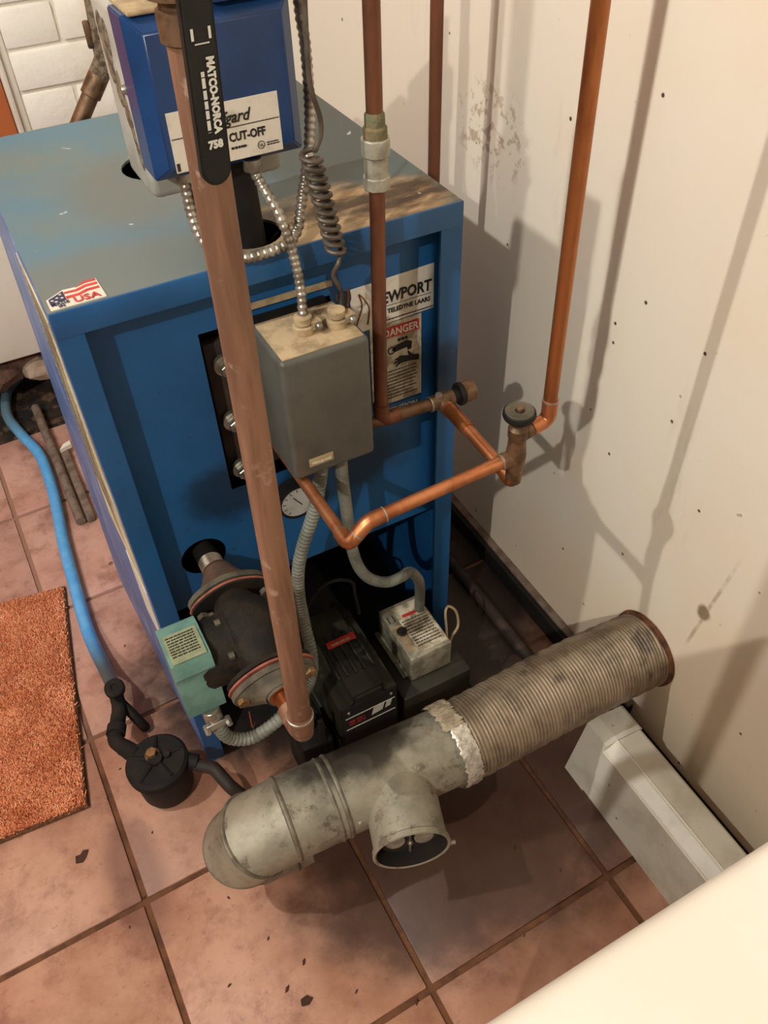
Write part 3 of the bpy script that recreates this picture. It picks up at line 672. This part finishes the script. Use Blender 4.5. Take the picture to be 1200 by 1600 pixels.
# ------------------------------------------------------------------ circulator pump
C = thing('circulator_pump', 'grimy circulator pump with teal terminal box at the boiler front corner', 'pump', (.09, -.11, .36))
def flange(y, s):
    # oval flange, normal along y
    pts = []
    for k in range(40):
        a = 2*PI*k/40; ca, sa = math.cos(a), math.sin(a)
        r_ = 1/(((abs(ca)/.053)**1.7+(abs(sa)/.030)**1.7)**(1/1.7)); pts.append((.091+r_*ca, .432+r_*sa))
    fo = obj('flange', MB().plate(pts, [], (0, y, 0), FX, FZ, .008).lathe([(.027, 0), (.024, .006), (.0175, .010), (.0165, .018)], (.091, y-(.0 if s < 0 else .008), .432), (0, s, 0), 24), 'castlight', C)
    hub = []; hl = .046 if s > 0 else .014
    for q in range(4):
        f = q/3
        for k, (x_, z_) in enumerate(pts):
            a = 2*PI*k/40; k2 = (1-f)**1.4
            hub.append((.091+(x_-.091)*.94*k2+.0185*math.cos(a)*(1-k2), y+s*.0005-(0 if s < 0 else -.0) + s*(hl*f), .432+(z_-.432)*.94*k2+.0185*math.sin(a)*(1-k2)))
    obj('hub', MB().add(hub, [(q*40+k, q*40+(k+1) % 40, q*40+40+(k+1) % 40, q*40+40+k) for q in range(3) for k in range(40)]), 'rusthub' if s > 0 else 'castlight', C)
    ps = [(.091+(x_-.091)*1.03, .432+(z_-.432)*1.03) for x_, z_ in pts]
    obj('gasket', MB().plate(ps, [], (0, y+(.011 if s < 0 else -.008), 0), FX, FZ, .003), 'gasket', C)
    obj('body_flange', MB().plate(pts, [], (0, y+(.017 if s < 0 else -.011), 0), FX, FZ, .006), 'castiron', C)
    for sx_ in (-1, 1):
        bo = obj('bolt', MB().hexp((.091+sx_*.042, y+(.017 if s < 0 else -.017), .432), (.091+sx_*.042, y+(.025 if s < 0 else -.025), .432), .0075), 'castlight', C)
        obj('nut', MB().hexp((.091+sx_*.042, y, .432), (.091+sx_*.042, y-s*-.007, .432), .0072), 'brass' if s < 0 else 'castlight', bo)
flange(-.2, -1); flange(-.044, 1)
obj('nipple', MB().cyl((.089, -.013, .432), (.0865, .09, .434), .0155, 24), 'black', C)
obj('thread', MB().sweep([(.0885+.0, -.006+.0005*k, .4325) for k in range(56)], .0150, 24, True, [0, .0008, .0012, .0008]), 'solder', C)
obj('body', MB().lathe([(.018, 0), (.021, .02), (.034, .042), (.044, .062), (.046, .080), (.042, .098), (.03, .118), (.020, .14), (.018, .150)], (.091, -.186, .428), (0, 1, 0), 28).sphere((.10, -.11, .415), .042, 20, (.9, 1, 1)), 'castiron', C)
mo = obj('motor', MB().lathe([(.030, 0), (.047, .004), (.050, .010), (.050, .018), (.043, .022), (.043, .058), (.040, .066), (.0, .067)], (.086, -.11, .418), (-1, 0, 0), 32), 'castiron', C)
for k in range(6):
    a = 2*PI*k/6+.4; obj('bolt', MB().hexp((.062, -.11+.044*math.cos(a), .418+.044*math.sin(a)), (.055, -.11+.044*math.cos(a), .418+.044*math.sin(a)), .0048), 'castlight', mo)
tb = obj('terminal_box', MB().plate([(-.150, .366), (-.150, .424), (-.147, .430), (-.147, .440), (-.150, .446), (-.144, .466), (-.096, .468), (-.078, .460), (-.078, .38), (-.095, .366)], [], (.0365, 0, 0), (0, 1, 0), FZ, .048), 'teal', C)
tl = obj('rating_label', MB().plate(rect(-.008, -.1435, .033, -.099), [], (0, 0, .4688), FX, (0, 1, 0), .0008), 'olive', C, False)
lines([((-.005, -.105-.0042*k, .4691), FX, (0, 1, 0), .034, .0018) for k in range(8)], 'ink', tl)
cx_ = obj('conduit_clamp', MB().cyl((.0155, -.148, .366), (.0165, -.153, .338), .0115, 20, .001).box((.003, -.164, .340), (.030, -.160, .352), .002), 'steel', C)
for sx_ in (.003, .031): obj('screw', MB().hexp((sx_, -.169, .346), (sx_, -.156, .346), .004), 'steel', cx_)
obj('tag_wire', MB().sweep(spline([(.052, -.205, .412), (.050, -.212, .398), (.051, -.21, .384), (.056, -.2, .376)], 6), .0008, 6), 'copperwarm', C)

# ------------------------------------------------------------------ burner
U = thing('burner', 'black burner motor with red label and dark front plate under the boiler front', 'burner', (.235, -.05, 0))
b = bmesh.new(); bmesh.ops.create_cube(b, size=1, matrix=Matrix.Translation((.236, -.055, .155)) @ Matrix.Diagonal((.094, .165, .13, 1)))
bmesh.ops.bevel(b, geom=[e for e in b.edges if abs(e.verts[0].co.y-e.verts[1].co.y) > .1 and e.verts[0].co.z > .2], offset=.022, segments=5, affect='EDGES')
bmesh.ops.bevel(b, geom=[e for e in b.edges if all(v_.co.y < -.13 for v_ in e.verts)], offset=.004, segments=2, affect='EDGES')
mm = MB().bm(b); b.free(); mm.box((.185, -.12, 0), (.285, .02, .095), .004)
for k in range(5): mm.box((.205+.014*k, -.10, .2195), (.209+.014*k, -.02, .2235), .001)
obj('motor_housing', mm, 'motorolive', U)
obj('end_cap', MB().box((.192, .012, .12), (.28, .05, .205), .008), 'black', U)
rl = obj('red_label', MB().box((.215, -.0455, .2235), (.262, -.0325, .2248), .0004), 'red', U)
lines([((.222, -.0425, .2251), FX, (0, 1, 0), .032, .0035)], 'gold', rl)
fpz = obj('front_plate', MB().box((.190, -.1395, .10), (.280, -.138, .205), .0005), 'ink', U)
lines([((.236, -.1403, .160), (.95, 0, .12), (.25, 0, 1), .034, .017)], 'white_ink', fpz, 'script_marks')
lines([((.199, -.1403, .166), FX, FZ, .026, .004), ((.199, -.1403, .159), FX, FZ, .028, .0035)], 'red', fpz)
obj('plate_border', MB().box((.194, -.1402, .178), (.276, -.1394, .1795)).box((.194, -.1402, .148), (.276, -.1394, .1495)), 'white_ink', fpz, False)
for sx_ in (.2, .27): obj('screw', MB().sphere((sx_, -.14, .193), .003, 8), 'steel', fpz)
obj('mounting_leg', MB().box((.155, -.131, .0), (.163, -.125, .19), .001), 'black', U)
obj('blast_tube', MB().cyl((.235, .03, .16), (.235, .38, .16), .05, 24), 'sooty', U)
obj('fuel_line', MB().sweep(spline([(.20, .01, .25), (.225, .012, .29), (.255, .014, .30), (.285, .01, .285), (.289, .01, .25), (.289, .0, .215)], 8), .0028, 8), 'black', U)
obj('fan_housing', MB().lathe([(.03, 0), (.058, .006), (.06, .04), (.055, .075), (.03, .08)], (.415, -.055, .07), (-1, 0, 0), 28).box((.30, -.125, 0), (.425, .01, .126), .006), 'motorolive', U)
obj('pump_block', MB().box((.125, -.13, .0), (.175, -.05, .13), .005).cyl((.15, -.09, .13), (.15, -.09, .15), .014, 16), 'black', U)

I = thing('ignition_transformer', 'dirty beige metal transformer box with scuffed label on the burner', 'transformer', (.365, -.05, .126))
it = MB()
hx0, hx1, hy0, hy1, hz0, hz1 = .327, .4005, -.1, .011, .1275, .185
it.box((hx0, hy0, hz0), (hx1, hy1, hz1), .003)
it.box((hx0-.009, hy0+.01, hz0), (hx0, hy1, hz0+.004), .001)
obj('case', it, 'ignbox', I)
ib = obj('warning_label', MB().plate(rect(.347, -.093, .398, .004), [], (0, 0, .1856), FX, (0, 1, 0), .0006), 'paperdirty', I, False)
lines([((.350, -.03-.0058*k, .1859), FX, (0, 1, 0), .044, .0018) for k in range(10)], 'ink', ib)
obj('red_strip', MB().plate(rect(.356, -.022, .386, -.016), [], (0, 0, .1861), FX, (0, 1, 0), .0003), 'red', ib, False)
obj('reset_button', MB().cyl((.341, -.045, .185), (.341, -.045, .189), .0085, 18, .001), 'motorolive', I)
obj('slot_mark', MB().box((.332, -.022, .185), (.3335, -.008, .1856)).box((.341, -.022, .185), (.3425, -.008, .1856)), 'ink', I, False)
obj('grey_streak', MB().box((.3315, -.085, .185), (.345, -.03, .1853)), 'dust', I, False)
tag(obj('wire_loop', MB().sweep(spline([(.4005, -.085, .165), (.415, -.06, .165), (.428, -.035, .168), (.438, -.028, .172), (.444, -.042, .17), (.436, -.062, .16), (.418, -.072, .152), (.4005, -.09, .150)], 8), .0022, 8), 'dust'), 'tan loop of wire sticking out beside the transformer box', 'wire')

# ------------------------------------------------------------------ ducts
F = thing('flexible_duct', 'dusty ribbed foil duct running from the white wall to the metal tee', 'duct', (.655, -.256, .13))
a_, b_ = Vector((.654, -.256, .187)), Vector((.296, -.2575, .2))
P = []; Ln = (b_-a_).length; st = .0011; n_ = int(Ln/st)
for k in range(n_+1):
    f = k/n_; P.append(a_.lerp(b_, f)+Vector((0, .002*math.sin(f*5), .003*math.sin(f*PI))))
RD = [0, .0008, .0012, .0006, -.0004]
obj('duct', MB().sweep(P, lambda i, N: .0580+.0012*math.sin(i*.013)+.0006*math.sin(i*.31), 56, True, RD), 'flex', F)
tp = MB()
for k in range(40):
    pass
def band(x0, x1, r, a0, a1, jit, n=48):
    mb = MB(); vs = []; fs = []; m = 10
    for i in range(m+1):
        for k in range(n+1):
            a = a0+(a1-a0)*k/n; e = 1 if i in (0, m) else 0
            x = x0+(x1-x0)*i/m+(random.uniform(-jit, jit) if e else 0); rr_ = r+random.uniform(-.0006, .0012)
            if i in (0, m): rr_ -= .001
            vs.append((x, -.2575+rr_*math.cos(a), .2+rr_*math.sin(a)))
    for i in range(m):
        for k in range(n): fs.append((i*(n+1)+k, i*(n+1)+k+1, (i+1)*(n+1)+k+1, (i+1)*(n+1)+k))
    return mb.add(vs, fs)
obj('foil_tape', band(.292, .318, .0612, PI*.55, PI*1.4, .0022), 'foil', F, label='shiny crumpled foil tape')
obj('cloth_tape', band(.286, .316, .0608, PI*.15, PI*.55, .003), 'foiltan', F, label='dusty tan tape')
obj('rust_collar', MB().lathe([(.058, 0), (.0635, .001), (.0625, .006), (.0585, .008)], (.6545, -.256, .187), (-1, 0, 0), 48), 'rust', F, label='rusty collar where the duct meets the wall')

G = thing('metal_tee', 'grey galvanised duct tee with elbow and draught regulator on the floor side', 'duct', (.15, -.25, .1))
TA, TB = Vector((.300, -.2575, .2)), Vector((.058, -.2445, .2)); tx = (TB-TA).normalized(); ty = Vector((0, 0, 1)).cross(tx)   # ty points to the viewer side
obj('tee_pipe', MB().cyl(TA, TA+tx*.182, .0555, 56), 'duct', G)
bc = TA+tx*.086; bd_ = Vector((-.29, -.957, 0)).normalized()
br = MB().lathe([(.050, 0), (.0485, .09), (.0485, .104), (.0510, .106), (.0515, .113), (.0495, .114), (.0470, .1125)], bc+Vector((0, 0, -.002)), bd_, 48, cap=False)
obj('tee_branch', br, 'duct', G)
obj('inner_ring', MB().lathe([(.0468, .1128), (.0460, .108), (.0455, .09), (0, .09)], bc+Vector((0, 0, -.002)), bd_, 48, cap=False), 'sooty', G)
dmp = obj('damper_plate', MB().lathe([(0, 0), (.042, 0), (.042, .0015), (0, .0015)], bc+bd_*.094, bd_, 40), 'sooty', G)
dx = Vector((0, 0, 1)).cross(bd_).normalized()*-1; dz = Vector((0, 0, 1)); dc = bc+bd_*.098+Vector((0, 0, -.002))
for s_ in (-1, 1):
    pts = [(s_*(.007+.026*math.sin(PI*k/14)), -.024+.048*k/14) for k in range(15)]
    pts = pts+[(s_*.007, .0)]
    pts = [(s_*(.006+.013+.013*math.cos(2*PI*k/20)), .019*math.sin(2*PI*k/20)) for k in range(20)]
    obj('damper_blade', MB().plate(pts, [], dc, dx if dx.cross(dz).dot(bd_) > 0 else -dx, dz, .001), 'galv', dmp)
obj('damper_pin', MB().sphere(dc+bd_*.004, .004, 10).cyl(dc-dz*.03+bd_*.002, dc+dz*.03+bd_*.002, .0018, 8), 'steel', dmp)
obj('branch_screw', MB().hexp(bc+bd_*.109-dx*.0515-dz*.01, bc+bd_*.109-dx*.058-dz*.01, .004), 'steel', G)
e0 = TA+tx*.176
def bead(c, ax, r, m='ductseam', name='bead'): return obj(name, MB().lathe([(r-.002, -.004), (r+.0015, -.0025), (r+.0025, 0), (r+.0015, .0025), (r-.002, .004)], c, ax, 56), m, G)
bead(TA+tx*.172, tx, .0555); bead(TA+tx*.184, tx, .0553)
# elbow: four gores turning from -x to -z
rb = .060; z0c = TA+tx*.245
dn = Vector((0, .30, -.95)).normalized(); dn = (dn-tx*dn.dot(tx)).normalized()      # the U-turn leans back under the pipe
piv = z0c+dn*rb
def ring_at(c, t_, r=.0555, n=56):
    u_ = tx.cross(dn).normalized(); v_ = t_.cross(u_)
    return [c+(u_*math.cos(2*PI*k/n)+v_*math.sin(2*PI*k/n))*r for k in range(n)]
def sect(c0, t0, c1, t1, r0=.0555, r1=.0555):
    n = 56; A_, B_ = ring_at(c0, t0, r0, n), ring_at(c1, t1, r1, n)
    return MB().add(A_+B_, [(k, (k+1) % n, n+(k+1) % n, n+k) for k in range(n)])
obj('elbow_collar', sect(e0, tx, z0c, tx, .0562, .0562), 'duct', G)
cs = [(piv-dn*rb*math.cos(a)+tx*rb*math.sin(a), tx*math.cos(a)+dn*math.sin(a)) for a in (0, PI/4, PI/2, 3*PI/4, PI)]
for k in range(4):
    obj('elbow_gore', sect(cs[k][0], cs[k][1], cs[k+1][0], cs[k+1][1], .0562-.0003*k, .0559-.0003*k), 'duct', G)
for k in (0, 1): bead(cs[k][0], cs[k][1], .0562-.0003*k, name='seam')
for k in (2, 3, 4):
    obj('seam', MB().lathe([(.0545, -.002), (.0562, -.001), (.0562, .001), (.0545, .002)], cs[k][0], cs[k][1], 56), 'castlight', G)
obj('return_pipe', MB().cyl(cs[4][0], cs[4][0]-tx*.022, .0545, 48), 'duct', G)
obj('rivet', MB().sphere(TA+tx*.160+ty*.0535+Vector((0, 0, .012)), .004, 10, (1, .6, 1)).sphere(cs[1][0]-tx*-.05+Vector((0, -.02, -.02)), .003, 8), 'duct', G)

# ------------------------------------------------------------------ hose, filter, fittings on the left
HP = [(-.03, 1.27, .03), (-.075, 1.235, .02), (-.107, 1.200, .0135), (-.123, 1.104, .0135), (-.108, 1.014, .0135), (-.085, .916, .0135), (-.084, .796, .0135), (-.090, .707, .0135), (-.100, .605, .0135), (-.107, .473, .0135), (-.111, .368, .015), (-.1085, .30, .022), (-.103, .235, .036), (-.098, .17, .068)]
tag(obj('hose', MB().sweep(spline(HP, 10), .0122, 18), 'hose'), 'bright blue hose with grimy end lying on the tiles left of the boiler', 'hose')
fv = thing('drain_valve', 'small black valve with round knob where hose meets black filter', 'valve', (-.098, .15, 0))
obj('knob', MB().lathe([(0, 0), (.014, 0), (.0165, .003), (.0165, .012), (.014, .014), (.006, .014), (.005, .012), (0, .012)], (-.0965, .148, .086), (.05, -.2, 1), 22), 'castiron', fv)
obj('stem', MB().cyl((-.0975, .152, .05), (-.0965, .149, .088), .009, 16), 'castiron', fv)
obj('body', MB().sweep([(-.098, .172, .066), (-.100, .14, .060), (-.106, .118, .058)], .0118, 16).sweep(spline([(-.097, .145, .055), (-.088, .125, .045), (-.078, .11, .02), (-.076, .115, .002)], 5), .0085, 14), 'castiron', fv)
obj('elbow', MB().sweep(fillet([(-.106, .120, .058), (-.124, .075, .060), (-.108, .040, .062)], .016), .0125, 18).cyl((-.114, .1, .059), (-.120, .085, .06), .0155, 18), 'castiron', fv)
O = thing('oil_filter', 'black round canister filter with brass bolt on top by the pump', 'filter', (-.072, -.01, 0))
fax = Vector((-.03, .05, 1)).normalized(); fc = Vector((-.072, -.014, .0))
obj('canister', MB().lathe([(.030, .004), (.038, .008), (.0415, .018), (.043, .060), (.043, .074)], fc, fax, 40), 'blackrubber', O)
fh = MB().lathe([(.043, .072), (.0485, .074), (.0485, .086), (.044, .0905), (.012, .0905), (.011, .097), (0, .097)], fc, fax, 40)
ft = fc+fax*.0905
for k in range(5):
    a = 2*PI*k/5+.5; u_ = fax.orthogonal().normalized(); v_ = fax.cross(u_); d_ = u_*math.cos(a)+v_*math.sin(a)
    fh.sweep([ft+d_*.012+fax*.002, ft+d_*.041+fax*.0005], .0028, 6)
obj('head', fh, 'black', O)
bt = obj('brass_bolt', MB().hexp(ft+fax*.005+Vector((-.002, .008, 0)), ft+fax*.014+Vector((-.002, .008, 0)), .0085), 'brass', O)
obj('bolt_ring', MB().cyl(ft+fax*.003+Vector((-.002, .008, 0)), ft+fax*.006+Vector((-.002, .008, 0)), .0115, 18), 'bronze', bt)
obj('vent_screw', MB().cyl(ft+Vector((.018, -.002, 0)), ft+Vector((.018, -.002, .007)), .005, 14), 'castiron', O)
obj('inlet', MB().cyl(ft+Vector((-.022, .028, -.012)), ft+Vector((-.040, .062, -.024)), .0135, 18, .001), 'black', O)
obj('outlet', MB().cyl(ft+Vector((.034, -.01, -.014)), ft+Vector((.056, -.024, -.020)), .013, 18, .001), 'black', O)
tag(obj('supply_pipe', MB().sweep(fillet([(-.024, -.034, .070), (.0, -.050, .064), (.012, -.085, .052), (.03, -.105, .02), (.07, -.11, .011)], .02), .0105, 16), 'brownplate'), 'dark rusty pipe leading from black filter under the duct elbow', 'pipe')

# ------------------------------------------------------------------ rug
RU = thing('rug', 'orange shaggy rug on the tiles at the left edge', 'rug', (-.35, .27, 0))
rc = [(-.130, .492), (-.200, .023), (-.80, .060), (-.72, .575)]
obj('backing', MB().plate(list(reversed(rc)), [], (0, 0, .006), FX, (0, 1, 0), .006), 'rugbase', RU, False)
import numpy as np
rng = np.random.default_rng(3); NT_ = 170000
u1 = rng.random(NT_)**.8; v1 = rng.random(NT_)
rcn = np.array(rc); A0 = rcn[0]*(1-v1)[:, None]+rcn[1]*v1[:, None]; A1 = rcn[3]*(1-v1)[:, None]+rcn[2]*v1[:, None]
u1 = u1*.62
base = A0*(1-u1)[:, None]+A1*u1[:, None]+rng.normal(0, .0006, (NT_, 2))
lean = rng.normal(0, .0030, (NT_, 2)); h_ = .009+.004*rng.random(NT_)+.002*np.sin(base[:, 0]*60)*np.sin(base[:, 1]*45)
th = rng.random(NT_)*2*np.pi; wd = .0008
vs = np.zeros((NT_, 4, 3)); dx_, dy_ = np.cos(th)*wd, np.sin(th)*wd
vs[:, 0, 0] = base[:, 0]-dx_; vs[:, 0, 1] = base[:, 1]-dy_; vs[:, 0, 2] = .005
vs[:, 1, 0] = base[:, 0]+dx_; vs[:, 1, 1] = base[:, 1]+dy_; vs[:, 1, 2] = .005
vs[:, 2, :2] = base+lean; vs[:, 2, 0] += dx_*.7; vs[:, 2, 1] += dy_*.7; vs[:, 2, 2] = h_
vs[:, 3, :2] = base+lean; vs[:, 3, 0] -= dx_*.7; vs[:, 3, 1] -= dy_*.7; vs[:, 3, 2] = h_
me = bpy.data.meshes.new('pile'); me.vertices.add(NT_*4); me.vertices.foreach_set('co', vs.ravel())
me.loops.add(NT_*4); me.loops.foreach_set('vertex_index', np.arange(NT_*4, dtype=np.int32)); me.polygons.add(NT_); me.polygons.foreach_set('loop_start', np.arange(0, NT_*4, 4, dtype=np.int32)); me.update(); me.validate()
me.materials.append(MAT['pile'])
bp = [Vector((*rc[3], .004))+Vector((0, .0025, 0)), Vector((*rc[0], .004))+Vector((.0025, .0025, 0)), Vector((*rc[1], .004))+Vector((.0025, -.0025, 0)), Vector((*rc[2], .004))+Vector((0, -.0025, 0))]
obj('binding', MB().sweep(bp, .004, 8), 'binding', RU, label='dark brown bound edge of the rug')
po = bpy.data.objects.new('pile', me); COL.objects.link(po); po.parent = RU; po.matrix_parent_inverse = Matrix.Translation(-RU.location); po['kind'] = 'stuff'

# ------------------------------------------------------------------ other things along the walls
HC = thing('heater_cover', 'white metal baseboard heater cover along the right wall under the duct', 'heater', (.55, -.7, 0))
prof = [(.507, 0), (.5255, .104), (.529, .107), (.5465, .117), (.550, .1185), (.553, .1165), (.593, .113), (.597, .110), (.597, .0)]
def extr(prof, y0, y1):
    n = len(prof); return MB().add([(x, y0, z) for x, z in prof]+[(x, y1, z) for x, z in prof], [(k, (k+1) % n, n+(k+1) % n, n+k) for k in range(n)]+[tuple(range(n)), tuple(reversed(range(n, 2*n)))])
obj('front_panel', extr(prof, -.672, -.335), 'whitemetal', HC, False)
prof2 = [(.505, 0), (.530, .118), (.550, .1205), (.594, .115), (.599, .112), (.599, 0)]
obj('end_cap', extr(prof2, -.336, -.290), 'whitemetal', HC, False)
obj('crease', MB().sweep([(.5265, -.672, .1055), (.5265, -.336, .1055)], .0012, 6), 'whitetrim', HC)
obj('ledge_edge', MB().sweep([(.5495, -.672, .1185), (.5495, -.336, .1185)], .0016, 8), 'whitetrim', HC)

wm = thing('appliance', 'large white appliance with rounded top edge in the near right corner', 'appliance', (.31, -1.0, 0))
obj('cabinet', MB().box((-.02, -1.28, 0), (.64, -.69, .83), .006), 'appliance', wm)
obj('top', MB().box((-.025, -1.285, .825), (.645, -.676, .852), .011, 4), 'appliance', wm)

tag(obj('floor_pipe', MB().cyl((.569, .9, .013), (.571, -.17, .013), .011, 16), 'brownplate'), 'rusty pipe lying on the dirty floor between boiler and wall', 'pipe')
tag(obj('scrap_pipe', MB().cyl((-.056, 1.10, .014), (-.053, .655, .011), .0105, 14), 'oldpipe'), 'longer grey-brown pipe lying on the tiles beside the boiler, left of the two', 'pipe')
tag(obj('scrap_pipe', MB().box((-.0405, .652, 0), (-.022, .92, .016), .004), 'oldpipe'), 'shorter flat brown bar lying on the tiles against the boiler side', 'bar')
tag(obj('paper_scrap', MB().plate([(-.040, .892), (-.0125, .900), (-.0125, .915), (-.028, .909)], [], (0, 0, .027), FX, (0, 1, 0), .010), 'whitetrim'), 'small white scrap sticking out from the boiler side', 'scrap')
db = MB()
for (px, py), L_, a in (((.012, -.352), .010, .9), ((-.022, -.372), .011, .7), ((.06, -.42), .007, .5), ((-.05, -.22), .006, 1.9), ((-.09, -.33), .007, .3), ((.03, -.47), .008, .4), ((.125, -.47), .009, 1.2), ((.10, -.50), .005, .1), ((-.02, -.30), .006, .8), ((-.16, -.16), .006, .5), ((-.19, -.19), .005, 1.4), ((.15, -.53), .006, .9), ((-.07, -.42), .006, 2.2), ((-.12, -.07), .005, 1.1), ((-.135, .06), .005, .2), ((-.06, .30), .005, .7), ((.36, -.36), .009, .6), ((.40, -.42), .006, 1.3), ((.30, -.47), .005, .5)):
    u_ = Vector((math.cos(a), math.sin(a), 0)); v_ = Vector((-u_.y, u_.x, 0))
    db.plate([(-L_/2, 0), (-L_*.2, -L_*.22), (L_*.3, -L_*.15), (L_/2, .0), (L_*.1, L_*.2)], [], (px, py, .0016), u_, v_, .0014)
obj('debris', db, 'leaf', fl, False, 'stuff')
for nm, pts, lab in (('leaf', [(-.012, -.006), (-.002, -.009), (.004, -.004), (.010, .006), (.003, .009), (-.003, .004), (-.010, .005)], 'small brown dry leaf lying alone on the left tile'),
                     ('leaf', [(-.008, -.003), (.002, -.006), (.010, -.001), (.004, .006), (-.006, .005)], 'small brown scrap of leaf on the tile in front of the duct')):
    tag(obj(nm, MB().plate(pts, [], (-.2245, -.055, .0022) if 'alone' in lab else (-.005, -.398, .0022), FX, (0, 1, 0), .002), 'leaf', None, False), lab, 'leaf')

for o in list(COL.objects):
    if o.parent is None and 'category' in o:
        base = o.name.split('.')[0]
        grp = {'copper_riser': 'copper risers round the boiler', 'flexible_conduit': 'grey conduits below the control box', 'armored_cable': 'armoured cables above the boiler front', 'leaf': 'leaf scraps on the tiles', 'scrap_pipe': 'metal bars lying beside the boiler'}.get(base)
        if grp: o['group'] = grp
